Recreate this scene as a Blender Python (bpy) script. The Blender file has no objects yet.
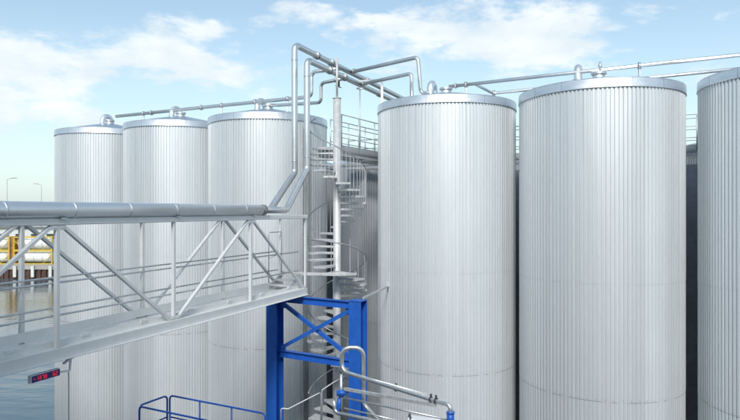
import bpy, math, random
from mathutils import Vector, Matrix
random.seed(7)
sc = bpy.context.scene
col = sc.collection
E = 11.0                      # eye height above the yard
PI = math.pi

# ------------------------------------------------------------------ mesh helpers
class MB:
    def __init__(self):
        self.v = []; self.f = []; self.s = []
    def face(self, idx, smooth=False):
        self.f.append(tuple(idx)); self.s.append(smooth)
    def box(self, lo, hi):
        x0, y0, z0 = lo; x1, y1, z1 = hi
        b = len(self.v)
        self.v += [(x0,y0,z0),(x1,y0,z0),(x1,y1,z0),(x0,y1,z0),(x0,y0,z1),(x1,y0,z1),(x1,y1,z1),(x0,y1,z1)]
        for q in ((0,3,2,1),(4,5,6,7),(0,1,5,4),(1,2,6,5),(2,3,7,6),(3,0,4,7)):
            self.face([b+i for i in q])
        return self
    def bar(self, p0, p1, w, h, up=(0,0,1), bev=0.0):
        """rectangular bar from p0 to p1, w sideways, h along up"""
        p0 = Vector(p0); p1 = Vector(p1); d = (p1-p0).normalized()
        up = Vector(up)
        if abs(d.dot(up)) > 0.98: up = Vector((0,1,0))
        s = d.cross(up).normalized(); t = s.cross(d).normalized()
        if bev <= 0: bev = min(w, h)*0.08
        a, c = w/2, h/2
        ring = [(-a+bev,-c),(a-bev,-c),(a,-c+bev),(a,c-bev),(a-bev,c),(-a+bev,c),(-a,c-bev),(-a,-c+bev)]
        b = len(self.v); n = 8
        for p in (p0, p1):
            for (i, j) in ring: self.v.append(tuple(p+s*i+t*j))
        for i in range(n):
            k = (i+1) % n
            self.face((b+i, b+k, b+n+k, b+n+i))
        self.face([b+n-1-i for i in range(n)]); self.face([b+n+i for i in range(n)])
        return self
    def hbeam(self, p0, p1, w, h, up=(0,0,1), tf=0.018, tw=0.012):
        """I section"""
        p0 = Vector(p0); p1 = Vector(p1); d = (p1-p0).normalized(); up = Vector(up)
        s = d.cross(up).normalized(); t = s.cross(d).normalized()
        a, c = w/2, h/2; q = tw/2
        ring = [(-a,-c),(a,-c),(a,-c+tf),(q,-c+tf),(q,c-tf),(a,c-tf),(a,c),(-a,c),(-a,c-tf),(-q,c-tf),(-q,-c+tf),(-a,-c+tf)]
        b = len(self.v); n = 12
        for p in (p0, p1):
            for (i, j) in ring: self.v.append(tuple(p+s*i+t*j))
        for i in range(n):
            k = (i+1) % n
            self.face((b+i, b+k, b+n+k, b+n+i))
        for o in (0, n):
            for q4 in ((0,1,2,11),(11,2,3,10),(10,3,4,9),(9,4,5,8),(8,5,6,7)):
                self.face([b+o+i for i in q4])
        return self
    def tube(self, pts, r, n=14, cap=True, closed=False):
        pts = [Vector(p) for p in pts]
        m = len(pts); b = len(self.v)
        ref = None
        for i, p in enumerate(pts):
            if i == 0: d = pts[1]-pts[0]
            elif i == m-1: d = pts[-1]-pts[-2]
            else: d = (pts[i+1]-p).normalized()+(p-pts[i-1]).normalized()
            d.normalize()
            if ref is None:
                ref = d.cross(Vector((0,0,1)))
                if ref.length < .05: ref = d.cross(Vector((0,1,0)))
                ref.normalize()
            ref = (ref-d*ref.dot(d)).normalized()
            o = d.cross(ref)
            rr = r[i] if isinstance(r, (list, tuple)) else r
            for k in range(n):
                a = 2*PI*k/n
                self.v.append(tuple(p+ref*(rr*math.cos(a))+o*(rr*math.sin(a))))
        for i in range(m-1):
            for k in range(n):
                k2 = (k+1) % n
                self.face((b+i*n+k, b+i*n+k2, b+(i+1)*n+k2, b+(i+1)*n+k), True)
        if cap:
            self.face([b+n-1-k for k in range(n)]); self.face([b+(m-1)*n+k for k in range(n)])
        return self
    def cyl(self, p0, p1, r, n=20):
        return self.tube([p0, p1], r, n)
    def lathe(self, prof, c=(0,0,0), n=48, smooth=True):
        b = len(self.v); m = len(prof)
        for (r, z) in prof:
            for k in range(n):
                a = 2*PI*k/n
                self.v.append((c[0]+r*math.cos(a), c[1]+r*math.sin(a), c[2]+z))
        for i in range(m-1):
            for k in range(n):
                k2 = (k+1) % n
                self.face((b+i*n+k, b+i*n+k2, b+(i+1)*n+k2, b+(i+1)*n+k), smooth)
        return self
    def build(self, name, mat, parent=None):
        me = bpy.data.meshes.new(name)
        me.from_pydata(self.v, [], self.f)
        me.polygons.foreach_set('use_smooth', self.s)
        me.materials.append(mat)
        me.update()
        o = bpy.data.objects.new(name, me); col.objects.link(o)
        if parent is not None: o.parent = parent
        return o

def fillet(pts, R, n=8):
    """round the corners of a polyline; R a number or one per corner"""
    pts = [Vector(p) for p in pts]; out = [pts[0]]
    for i in range(1, len(pts)-1):
        a = (pts[i-1]-pts[i]); c = (pts[i+1]-pts[i])
        la, lc = a.length, c.length
        a.normalize(); c.normalize()
        ang = a.angle(c)
        if ang > PI-.02: out.append(pts[i]); continue
        t = R/math.tan(ang/2); t = min(t, la*.48, lc*.48); rr = t*math.tan(ang/2)
        bis = (a+c).normalized(); ctr = pts[i]+bis*(rr/math.sin(ang/2))
        s = pts[i]+a*t-ctr; e = pts[i]+c*t-ctr
        tot = s.angle(e); ax = s.cross(e).normalized()
        for k in range(n+1):
            out.append(ctr+Matrix.Rotation(tot*k/n, 3, ax) @ s)
    out.append(pts[-1])
    return out

def tag(o, label=None, cat=None, group=None, kind=None):
    if label: o['label'] = label
    if cat: o['category'] = cat
    if group: o['group'] = group
    if kind: o['kind'] = kind
    return o
def thing(name, label, cat, loc=(0,0,0), rz=0, group=None):
    o = bpy.data.objects.new(name, None); col.objects.link(o)
    o.empty_display_size = .3
    o.location = loc; o.rotation_euler = (0,0,rz)
    return tag(o, label, cat, group)
def copy_tree(o, parent=None):
    c = o.copy(); col.objects.link(c)
    if parent is not None: c.parent = parent
    for ch in list(o.children): copy_tree(ch, c)
    return c
def at(px, py, d):
    """a direction of the photograph (740 wide) taken to depth d"""
    return Vector(((px-370)/600*d, d, E+(210-py)/600*d))

# ------------------------------------------------------------------ materials
def mat(name):
    m = bpy.data.materials.new(name); m.use_nodes = True
    return m, m.node_tree.nodes, m.node_tree.links, m.node_tree.nodes['Principled BSDF']
def simple(name, c, rough=.5, metal=0., var=.12, scale=6., bump=0., c2=None, rvar=.1, stretch=(1,1,1), spec=None):
    m, N, L, P = mat(name)
    tc = N.new('ShaderNodeTexCoord'); mp = N.new('ShaderNodeMapping'); mp.inputs['Scale'].default_value = stretch
    nz = N.new('ShaderNodeTexNoise'); nz.inputs['Scale'].default_value = scale; nz.inputs['Detail'].default_value = 6
    nz.inputs['Roughness'].default_value = .65
    L.new(tc.outputs['Object'], mp.inputs[0]); L.new(mp.outputs[0], nz.inputs['Vector'])
    mx = N.new('ShaderNodeMix'); mx.data_type = 'RGBA'
    lo = tuple(max(0, x*(1-var)) for x in c) if c2 is None else c2
    hi = tuple(min(1, x*(1+var)) for x in c) if c2 is None else c
    mx.inputs[6].default_value = (*lo, 1); mx.inputs[7].default_value = (*hi, 1)
    cr = N.new('ShaderNodeMapRange'); cr.inputs[1].default_value = .3; cr.inputs[2].default_value = .7
    L.new(nz.outputs[0], cr.inputs[0]); L.new(cr.outputs[0], mx.inputs[0])
    L.new(mx.outputs[2], P.inputs['Base Color'])
    rr = N.new('ShaderNodeMapRange'); rr.inputs[3].default_value = rough-rvar; rr.inputs[4].default_value = rough+rvar
    L.new(cr.outputs[0], rr.inputs[0]); L.new(rr.outputs[0], P.inputs['Roughness'])
    P.inputs['Metallic'].default_value = metal
    if spec is not None: P.inputs['Specular IOR Level'].default_value = spec
    if bump:
        b = N.new('ShaderNodeBump'); b.inputs['Strength'].default_value = bump; b.inputs['Distance'].default_value = .02
        L.new(nz.outputs[0], b.inputs['Height']); L.new(b.outputs[0], P.inputs['Normal'])
    return m

def math_node(N, L, op, a, b=None, c=None):
    n = N.new('ShaderNodeMath'); n.operation = op
    for i, x in enumerate((a, b, c)):
        if x is None: continue
        if isinstance(x, (int, float)): n.inputs[i].default_value = x
        else: L.new(x, n.inputs[i])
    return n.outputs[0]

def cladding(name, base, rough, metal, seams):
    """ribbed aluminium sheets: every sheet its own tone, faint run-off streaks, grime at the laps"""
    m, N, L, P = mat(name)
    tc = N.new('ShaderNodeTexCoord'); sp = N.new('ShaderNodeSeparateXYZ'); L.new(tc.outputs['Object'], sp.inputs[0])
    X, Y, Z = sp.outputs
    M = lambda *a: math_node(N, L, *a)
    ang = M('ARCTAN2', Y, X)
    sheet = M('FLOOR', M('MULTIPLY', ang, 22/(2*PI)))
    rib = M('FLOOR', M('MULTIPLY', ang, 132/(2*PI)))
    oi = N.new('ShaderNodeObjectInfo')
    wn = N.new('ShaderNodeTexWhiteNoise'); wn.noise_dimensions = '2D'
    cb = N.new('ShaderNodeCombineXYZ'); L.new(sheet, cb.inputs[0]); L.new(oi.outputs['Random'], cb.inputs[1])
    L.new(cb.outputs[0], wn.inputs['Vector'])
    wn2 = N.new('ShaderNodeTexWhiteNoise'); wn2.noise_dimensions = '2D'
    cb2 = N.new('ShaderNodeCombineXYZ'); L.new(rib, cb2.inputs[0]); L.new(oi.outputs['Random'], cb2.inputs[1])
    L.new(cb2.outputs[0], wn2.inputs['Vector'])
    mp = N.new('ShaderNodeMapping'); mp.inputs['Scale'].default_value = (7, 7, .22)
    L.new(tc.outputs['Object'], mp.inputs[0])
    nz = N.new('ShaderNodeTexNoise'); nz.inputs['Scale'].default_value = 1.6; nz.inputs['Detail'].default_value = 7
    L.new(mp.outputs[0], nz.inputs['Vector'])
    nb = N.new('ShaderNodeTexNoise'); nb.inputs['Scale'].default_value = .45; nb.inputs['Detail'].default_value = 3
    L.new(tc.outputs['Object'], nb.inputs['Vector'])
    v = M('MULTIPLY_ADD', wn.outputs['Value'], .10, .94)
    v = M('MULTIPLY_ADD', wn2.outputs['Value'], .05, M('SUBTRACT', v, .015))
    v = M('MULTIPLY_ADD', M('SUBTRACT', nz.outputs[0], .5), .05, v)
    v = M('MULTIPLY_ADD', M('SUBTRACT', nb.outputs[0], .5), .10, v)
    # laps: a dirty line and a row of screws, broken up by noise
    ns = N.new('ShaderNodeTexNoise'); ns.inputs['Scale'].default_value = 2.3; L.new(tc.outputs['Object'], ns.inputs['Vector'])
    screw = M('LESS_THAN', M('ABSOLUTE', M('SUBTRACT', M('FRACT', M('MULTIPLY', ang, 66/(2*PI))), .38)), .10)
    for (zs, k) in seams:
        dz = M('ABSOLUTE', M('SUBTRACT', Z, zs))
        line = M('MULTIPLY', M('LESS_THAN', dz, .011), M('MULTIPLY', M('GREATER_THAN', ns.outputs[0], .47), k))
        dot = M('MULTIPLY', M('LESS_THAN', M('ABSOLUTE', M('SUBTRACT', Z, zs+.05)), .011), M('MULTIPLY', screw, k*.55))
        v = M('SUBTRACT', v, line); v = M('SUBTRACT', v, dot)
    top = M('SUBTRACT', E+3.2, Z)
    fade = M('POWER', 2.718, M('MULTIPLY', top, -.55))
    mp3 = N.new('ShaderNodeMapping'); mp3.inputs['Scale'].default_value = (11, 11, .05); L.new(tc.outputs['Object'], mp3.inputs[0])
    nr = N.new('ShaderNodeTexNoise'); nr.inputs['Scale'].default_value = 1.3; nr.inputs['Detail'].default_value = 4; L.new(mp3.outputs[0], nr.inputs['Vector'])
    stn = M('MULTIPLY', fade, M('MAXIMUM', M('SUBTRACT', nr.outputs[0], .5), 0.0))
    v = M('MULTIPLY_ADD', stn, -1.1, v)
    mpw = N.new('ShaderNodeMapping'); mpw.inputs['Scale'].default_value = (1.6, 1.6, .35); L.new(tc.outputs['Object'], mpw.inputs[0])
    nw = N.new('ShaderNodeTexNoise'); nw.inputs['Scale'].default_value = 1.2; nw.inputs['Detail'].default_value = 2; L.new(mpw.outputs[0], nw.inputs['Vector'])
    bw = N.new('ShaderNodeBump'); bw.inputs['Strength'].default_value = .30; bw.inputs['Distance'].default_value = .06
    L.new(nw.outputs[0], bw.inputs['Height']); L.new(bw.outputs[0], P.inputs['Normal'])
    cbm = N.new('ShaderNodeVectorMath'); cbm.operation = 'SCALE'; cbm.inputs[0].default_value = base
    L.new(v, cbm.inputs['Scale']); L.new(cbm.outputs[0], P.inputs['Base Color'])
    r = M('MULTIPLY_ADD', M('SUBTRACT', nz.outputs[0], .5), .08, rough)
    r = M('MULTIPLY_ADD', M('SUBTRACT', wn.outputs['Value'], .5), .08, r)
    L.new(r, P.inputs['Roughness'])
    P.inputs['Metallic'].default_value = metal
    return m

RIMB = 3.20                                    # rim underside above the eye, of the plain tank
SEAM1, SEAM2 = E-1.95, E-5.02
M_CLAD = cladding('ribbed_aluminium', (.735,.768,.785), .46, .42, ((SEAM1, .06), (SEAM2, .34)))
M_CLAD_SHADE = cladding('shaded_ribbed_aluminium', (.50,.53,.55), .50, .45, ((SEAM1, .06), (SEAM2, .34)))  # same cladding in a darker tone: back row shade put into the colour
M_RIM = simple('aluminium_flashing', (.74,.76,.78), .36, .85, .07, 3., rvar=.06, stretch=(1,1,3))
M_ROOF = simple('aluminium_roof', (.66,.71,.77), .30, .9, .05, 2.5, rvar=.04)
M_JACK = simple('aluminium_jacket', (.80,.82,.83), .40, .85, .03, 1.5, rvar=.03)
M_STEEL = simple('stainless_pipe', (.72,.73,.72), .34, .9, .05, 3., rvar=.05)
M_CLAMP = simple('clamp_steel', (.5,.5,.5), .4, .9, .15, 9.)
M_GALV = simple('galvanised_steel', (.60,.62,.63), .48, .55, .16, 14., rvar=.1)
M_RAILG = simple('weathered_rail', (.34,.35,.36), .5, .5, .15, 12.)
M_GALVD = simple('galvanised_grating', (.52,.54,.54), .55, .5, .2, 14.)
M_BRIDGE = simple('light_grey_steel', (.73,.74,.735), .5, .1, .05, 4., rvar=.08)
M_DECK = simple('bridge_deck_plate', (.72,.72,.70), .6, .1, .12, 5.)
M_STAIR = simple('pale_galvanised_stair', (.60,.61,.61), .5, .3, .1, 9.)
M_BLUE = simple('blue_paint', (.018,.118,.50), .42, 0., .14, 4., rvar=.08)
M_BLUER = simple('dark_blue_rail_paint', (.016,.095,.48), .4, 0., .15, 7.)
M_WHITE = simple('white_plastic', (.8,.8,.82), .4, 0., .03, 4.)
M_LEDF = simple('dark_violet_screen', (.04,.022,.16), .35, 0., .1, 30.)
M_YEL = simple('yellow_frame_paint', (.60,.44,.07), .6, 0., .12, 1.5)
M_ORNG = simple('rusty_orange_paint', (.42,.17,.03), .6, 0., .2, 1.5)
M_VES = simple('white_tank_vessel', (.78,.77,.74), .4, 0., .08, .8)
M_CONC = simple('concrete', (.36,.35,.33), .85, 0., .18, .35, bump=.15)
M_YARD = simple('yard_asphalt', (.11,.11,.11), .85, 0., .25, .22, bump=.1)
M_LAND = simple('far_land', (.16,.17,.13), .9, 0., .35, .01)
M_PILE = simple('rusty_sheet_piles', (.10,.055,.045), .8, .2, .5, .5)
M_FEND = simple('pale_fender', (.62,.62,.58), .7, 0., .2, 1.)
M_DARK = simple('dark_grey_plastic', (.05,.055,.06), .5, 0., .2, 6.)
M_SHED = simple('pale_cladding', (.60,.62,.62), .6, 0., .06, .2)
M_LAMP = simple('lamp_grey', (.42,.44,.45), .5, .5, .1, 4.)
M_GLASS = simple('dark_window', (.02,.025,.03), .1, 0., .2, 2.)
M_NAVY = simple('navy_sheet', (.48,.50,.57), .6, 0., .2, 2.)
M_RUB = simple('yellow_marker', (.75,.6,.1), .5, 0., .1, 8.)
def led():
    m, N, L, P = mat('red_led')
    P.inputs['Base Color'].default_value = (.4,.01,.01,1)
    P.inputs['Emission Color'].default_value = (1,.03,.05,1); P.inputs['Emission Strength'].default_value = .38
    return m
M_LED = led()
def water():
    m, N, L, P = mat('harbour_water')
    tc = N.new('ShaderNodeTexCoord'); mp = N.new('ShaderNodeMapping'); mp.inputs['Scale'].default_value = (.35,1.,1.)
    mp.inputs['Rotation'].default_value = (0,0,.35)
    L.new(tc.outputs['Object'], mp.inputs[0])
    n1 = N.new('ShaderNodeTexNoise'); n1.inputs['Scale'].default_value = .9; n1.inputs['Detail'].default_value = 5
    n2 = N.new('ShaderNodeTexNoise'); n2.inputs['Scale'].default_value = .12; n2.inputs['Detail'].default_value = 3
    L.new(mp.outputs[0], n1.inputs['Vector']); L.new(mp.outputs[0], n2.inputs['Vector'])
    b = N.new('ShaderNodeBump'); b.inputs['Strength'].default_value = .15; b.inputs['Distance'].default_value = .25
    s = math_node(N, L, 'MULTIPLY_ADD', n2.outputs[0], 2.0, n1.outputs[0])
    L.new(s, b.inputs['Height']); L.new(b.outputs[0], P.inputs['Normal'])
    P.inputs['Base Color'].default_value = (.085,.135,.16,1)
    P.inputs['Roughness'].default_value = .08
    return m
M_WATER = water()

def flashing(m):
    N, L = m.node_tree.nodes, m.node_tree.links; P = N['Principled BSDF']
    old = P.inputs['Base Color'].links[0].from_socket
    tc = N.new('ShaderNodeTexCoord'); sp = N.new('ShaderNodeSeparateXYZ'); L.new(tc.outputs['Object'], sp.inputs[0])
    M = lambda *a: math_node(N, L, *a)
    u = M('MULTIPLY', M('ARCTAN2', sp.outputs[1], sp.outputs[0]), 16/(2*PI))
    wn = N.new('ShaderNodeTexWhiteNoise'); wn.noise_dimensions = '1D'; L.new(M('FLOOR', u), wn.inputs['W'])
    k = M('MULTIPLY_ADD', wn.outputs['Value'], .14, .88)
    k = M('SUBTRACT', k, M('MULTIPLY', M('LESS_THAN', M('FRACT', u), .014), .42))
    sc_ = N.new('ShaderNodeVectorMath'); sc_.operation = 'SCALE'; L.new(old, sc_.inputs[0]); L.new(k, sc_.inputs['Scale'])
    L.new(sc_.outputs[0], P.inputs['Base Color'])
flashing(M_RIM); flashing(M_ROOF)
# ------------------------------------------------------------------ setting
def sheet(name, pts, z, m, kind='structure'):
    b = MB(); b.v = [(x, y, z) for x, y in pts]; b.face(range(len(pts)))
    return tag(b.build(name, m), kind=kind)
sheet('terrain', [(-4000,112.5),(4000,112.5),(4000,6000),(-4000,6000)], .62, M_LAND)
sheet('water', [(-900,-300),(900,-300),(900,112.2),(-900,112.2)], -1.8, M_WATER)
# yard: the quay with the tanks; its corner lies just behind the waterside tank
b = MB()
yp = [(-14.6,30.9),(-13.0,30.9),(-9.0,112.4),(300,112.4),(300,-120),(-14.6,-120)]
n = len(yp)
b.v = [(x,y,0) for x,y in yp]+[(x,y,-6) for x,y in yp]
b.face(range(n-1,-1,-1))
for i in range(n): b.face((i,(i+1)%n,n+(i+1)%n,n+i))
tag(b.build('ground', M_YARD), kind='structure')

# far quay across the water
b = MB(); b.box((-400,111.9,-.1),(-11,114.5,.64)); tag(b.build('quay_edge', M_CONC), kind='structure')
b = MB()
x = -200.0
while x < -30:
    b.box((x,112.05+(.25 if int(x*2)%2 else 0),-6),(x+.48,112.6,-.12)); x += .5
b.box((-400,112.6,-6),(-9.2,113.2,-.12))
tag(b.build('quay_wall', M_PILE), 'rust brown sheet pile wall of the far quay across the water', 'wall')
for i in range(9):
    px = 14.5+17.8*(i-4)+17.8*2
    xx = (px-370)/600*111.6
    f = MB(); f.box((xx-.28,111.55,-1.5),(xx+.28,111.88,.45)); f.box((xx-.34,111.5,.45),(xx+.34,111.88,.6))
    lab = 'pale fender post on the rust brown far quay wall, %s the tank containers' % ('below' if px < 53 else 'beyond')
    tag(f.build('fender_post', M_FEND), 'pale upright fender post on the rust brown far quay wall', 'fender', 'fender posts along the far quay')

# ------------------------------------------------------------------ tanks
R = 2.3
def shell(bm, zlo, zhi, r, nr=132):
    fr = ((0,r),(.53,r),(.64,r-.034),(.89,r-.034))
    ring = []
    for k in range(nr):
        for f, rr in fr:
            a = 2*PI*(k+f)/nr
            ring.append((rr*math.cos(a), rr*math.sin(a)))
    n = len(ring); b0 = len(bm.v)
    for z in (zlo, zhi):
        bm.v += [(x,y,z) for x,y in ring]
    for i in range(n):
        j = (i+1) % n
        bm.face((b0+i, b0+j, b0+n+j, b0+n+i))
def gooseneck(bm, cx, cy, z0, d, span, r, leg):
    d = Vector(d).normalized(); p = Vector((cx, cy, z0))
    a = p-d*span/2; c = p+d*span/2
    pts = [a+Vector((0,0,-.25)), a+Vector((0,0,leg))]
    for k in range(1, 12):
        t = PI*k/12
        pts.append(p+Vector((0,0,leg))-d*(span/2*math.cos(t))+Vector((0,0,span/2*math.sin(t))))
    pts += [c+Vector((0,0,leg)), c+Vector((0,0,-.25))]
    bm.tube(pts, r, 18)
UX, UY = .868, -.496          # along the tank row
VX, VY = .496, .868           # across it
def UV(u, v, h):
    return Vector((2.57+UX*u+VX*v, 20.29+UY*u+VY*v, E+h))
def make_tank(name, rimb, fittings=True):
    t = thing(name, 'x', 'tank')
    top = E+rimb
    w = MB()
    shell(w, SEAM1-.0, top+.05, R)
    shell(w, SEAM2, SEAM1+.03, R-.003)
    shell(w, .25, SEAM2+.03, R-.008)
    w.build('wall', M_CLAD if fittings else M_CLAD_SHADE, t)
    rm = MB()
    rm.lathe([(R-.03,top),(R+.022,top),(R+.026,top+.012),(R+.022,top+.024),(R+.016,top+.22),(R+.012,top+.255),(R-.02,top+.268),(R-.12,top+.272)], n=96)
    rm.build('rim', M_RIM, t)
    rf = MB(); rf.lathe([(R-.10,top+.262),(R*.55,top+.262+.23),(.16,top+.262+.47),(.02,top+.262+.49)], n=64, smooth=False)
    roof = rf.build('roof', M_ROOF, t)
    ft = MB(); ft.lathe([(R-.04,.25),(R+.12,.25),(R+.12,0.0)], n=48, smooth=False); ft.build('plinth', M_CONC, t)
    ap = top+.262+.47
    if fittings:
        g = MB(); gooseneck(g, -.39, .63, ap-.08, (.358,.934,0), .60, .115, .21)
        for s in (-1, 1):
            q = Vector((-.39+.358*.31*s, .63+.934*.31*s, ap-.10))
            g.cyl(q, q+Vector((0,0,.05)), .16)
            g.cyl(q+Vector((0,0,.10)), q+Vector((0,0,.13)), .15)
        g.build('vent_bend', M_JACK, roof)
        mh = MB(); mh.cyl((0,0,ap-.12),(0,0,ap+.10),.17); mh.cyl((0,0,ap+.10),(0,0,ap+.125),.225); mh.cyl((0,0,ap+.13),(0,0,ap+.16),.22)
        mh.build('manhole', M_JACK, roof)
    return t
front = [
 ((-5.33*R, 12.28*R), 3.335, 'silver ribbed tank nearest the water, at the far end of the row'),
 ((-3.55*R, 11.25*R), 3.31, 'silver ribbed tank between the waterside tank and the tank with a cable ladder'),
 ((-1.74*R, 10.28*R), 3.25, 'silver ribbed tank beside the spiral stair with a cable ladder up its flank'),
 ((1.117*R, 8.82*R), 3.23, 'silver ribbed tank with two bent pipes coming down on its roof'),
 ((2.96*R, 7.766*R), 3.20, 'widest looking silver ribbed tank, seen whole beneath two straight pipes'),
 ((4.803*R, 6.712*R), 3.20, 'silver ribbed tank cut off by the edge of the photo'),
]
tank0 = make_tank('storage_tank', RIMB)
for i, ((x, y), h, lab) in enumerate(front):
    o = tank0 if i == 0 else copy_tree(tank0)
    o.location = (x, y, h-RIMB)
    tag(o, lab, 'tank', 'tall ribbed tanks of the front row')
    if i == 4:
        roof = [c for c in o.children if c.name.startswith('roof')][0]; ap = E+RIMB+.262+.47
        ls = MB(); ls.cyl((.05,.02,ap+.16),(.05,.02,ap+.48),.035,12); ls.cyl((.05,.02,ap+.34),(.05,.02,ap+.40),.06,12); ls.build('level_sensor', M_JACK, roof)
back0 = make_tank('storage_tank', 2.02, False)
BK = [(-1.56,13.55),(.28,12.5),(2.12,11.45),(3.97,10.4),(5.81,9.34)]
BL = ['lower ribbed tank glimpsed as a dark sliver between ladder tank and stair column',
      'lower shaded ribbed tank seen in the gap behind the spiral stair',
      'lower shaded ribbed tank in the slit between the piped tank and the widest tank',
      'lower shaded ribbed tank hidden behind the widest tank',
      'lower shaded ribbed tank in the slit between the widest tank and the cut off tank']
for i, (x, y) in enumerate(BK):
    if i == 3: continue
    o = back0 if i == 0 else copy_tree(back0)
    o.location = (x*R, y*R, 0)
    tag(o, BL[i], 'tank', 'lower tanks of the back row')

# cable ladder on the third tank
c3 = Vector((-1.74*R, 10.28*R, 0))
t = thing('cable_ladder', 'thin grey vertical cable ladder on the tank flank behind the two risers', 'cable ladder')
ca = math.atan2(-c3.y, -c3.x)+.60
er = Vector((math.cos(ca), math.sin(ca), 0)); et = Vector((-math.sin(ca), math.cos(ca), 0))
for s in (-1, 1):
    p = c3+er*(R+.07)+et*(s*.14)
    MB().bar(p+Vector((0,0,.3)), p+Vector((0,0,E+3.1)), .03, .06, up=er).build('side_rail', M_GALV, t)
z = .5
while z < E+3.05:
    b = MB(); p = c3+er*(R+.07)+Vector((0,0,z)); b.bar(p-et*.13, p+et*.13, .02, .02); b.build('rung', M_GALV, t); z += .3
b = MB()
for k in (-.07,-.02,.04,.085):
    p = c3+er*(R+.09)+et*k; b.tube([p+Vector((0,0,.3)), p+Vector((0,0,E+3.05))], .014, 6)
b.build('cables', M_LAMP, t)

# ------------------------------------------------------------------ footbridge
BD = Vector((1.1,2.583,0)); BDn = BD.normalized(); BN = Vector((-BDn.y, BDn.x, 0))
W = .85
V1 = Vector((-5.22,10.0,0))
def node(i, far, h): return V1+BD*(i-1)+(BN*W if far else Vector((0,0,0)))+Vector((0,0,E+h))
br = thing('footbridge', 'light grey steel truss footbridge with handrails running past the tanks to the stair', 'footbridge')
I0, I1 = -2, 4
ends = (.05, .10)
for far in (0, 1):
    a = node(I0, far, 0); c = node(I1, far, 0)+BDn*.05
    up = Vector((0,0,1))
    MB().bar(a+up*-.197, c+up*-.197, .11, .11, bev=.012).build('top_chord', M_BRIDGE, br)
    ch = MB(); ch.bar(a+up*-2.40, c+up*-2.40, .10, .20, bev=.008)
    ch.bar(a+up*-2.497+BN*(-.03 if not far else .03), c+up*-2.497+BN*(-.03 if not far else .03), .17, .014, bev=.003)
    ch.build('bottom_chord', M_BRIDGE, br)
    for i in range(I0, I1+1):
        pw = .075 if i < I1 else .06
        q = MB(); q.bar(node(i,far,-2.297), node(i,far,-.255), pw, pw, up=BDn, bev=.008)
        q.build('post', M_BRIDGE, br)
    for i in range(I0, I1):
        lo_first = (i % 2 == 0) if not far else (i % 2 == 0)
        d = BDn*.10
        if lo_first: p, q = node(i,far,-2.29)+d, node(i+1,far,-.26)-d
        else:        p, q = node(i,far,-.26)+d, node(i+1,far,-2.29)-d
        MB().bar(p, q, .06, .075, up=BN, bev=.006).build('diagonal_brace', M_BRIDGE, br)
    off = BN*(.075 if not far else -.075)
    for h in (-1.22, -1.77):
        a2 = node(I0, far, h)+off; c2 = node(I1, far, h)+off-BDn*.25
        MB().tube([a2, c2], .018, 10).build('handrail', M_GALV, br)
    tb = MB(); o2 = BN*(.095 if not far else -.095)
    a2 = node(I0, far, -2.18 if far else -2.25)+o2; c2 = node(I1, far, -2.18 if far else -2.25)+o2
    tb.bar(a2, c2, .008, .17 if far else .10)
    for i in range((I1-I0)*2):
        p = node(I0, far, -2.2)+BD*(i/2+.2)+o2*.9; tb.bar(p, p+BDn*.16, .03, .05)
    tb.build('toe_board', M_BRIDGE, br)
for i in range(I0, I1+1):
    for far in (0, 1):
        low = (i % 2 == 0)
        c = node(i, far, -2.255 if low else -.29)+BN*(-.034 if not far else .034)
        a, d = (-.13 if i > I0 else 0), (.13 if i < I1 else 0)
        g = MB(); g.bar(c+BDn*a, c+BDn*d, .010, .085, bev=.002)
        for kx in (a*.7, a*.35, d*.35, d*.7):
            if abs(kx) > .01: g.cyl(c+BDn*kx+BN*-.016, c+BDn*kx+BN*.016, .012, 6)
        g.build('gusset_plate', M_BRIDGE, br)
fl = MB(); fl.bar(node(I0,0,-2.315)+BN*W/2, node(I1,0,-2.315)+BN*W/2+BDn*.04, W-.106, .03, bev=.002)
fl.build('deck', M_DECK, br)
for i in range((I1-I0)*2+1):
    p = node(I0,0,-2.38)+BD*(i/2)
    MB().bar(p+BN*.055, p+BN*(W-.055), .07, .095).build('cross_beam', M_BRIDGE, br)
for i in range(I0, I1+1):
    p = node(i,0,-.197)
    MB().bar(p+BN*.058, p+BN*(W-.058), .07, .07).build('cross_beam', M_BRIDGE, br)

# short flight from the bridge up to the stair landing
fs = thing('step_flight', 'small flight of pale grating steps at the end of the footbridge', 'steps')
for k in range(3):
    s = MB(); p = node(4,0,-2.30+.13*(k+1))+BN*.14-BDn*(.62-.24*k)
    s.bar(p, p+BN*(W-.26), .22, .03)
    s.bar(p-BDn*.115, p+BN*(W-.26)-BDn*.115, .012, .06)
    s.build('step', M_STAIR, fs)
for off in (.12, W-.10):
    s = MB(); s.bar(node(4,0,-2.25)+BN*off-BDn*.78, node(4,0,-1.92)+BN*off-BDn*.06, .02, .14); s.build('stringer', M_STAIR, fs)
hr = MB()
p0 = node(4,1,-2.2)-BN*.07-BDn*.75; p1 = node(4,1,-1.9)-BN*.07-BDn*.05
hr.tube(fillet([p0, p0+Vector((0,0,1.55)), p1+Vector((0,0,1.25)), p1], .06), .018, 8)
hr.tube([p0+Vector((0,0,.8)), p1+Vector((0,0,.62))], .015, 8)
hr.build('handrail', M_GALV, fs)

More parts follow.
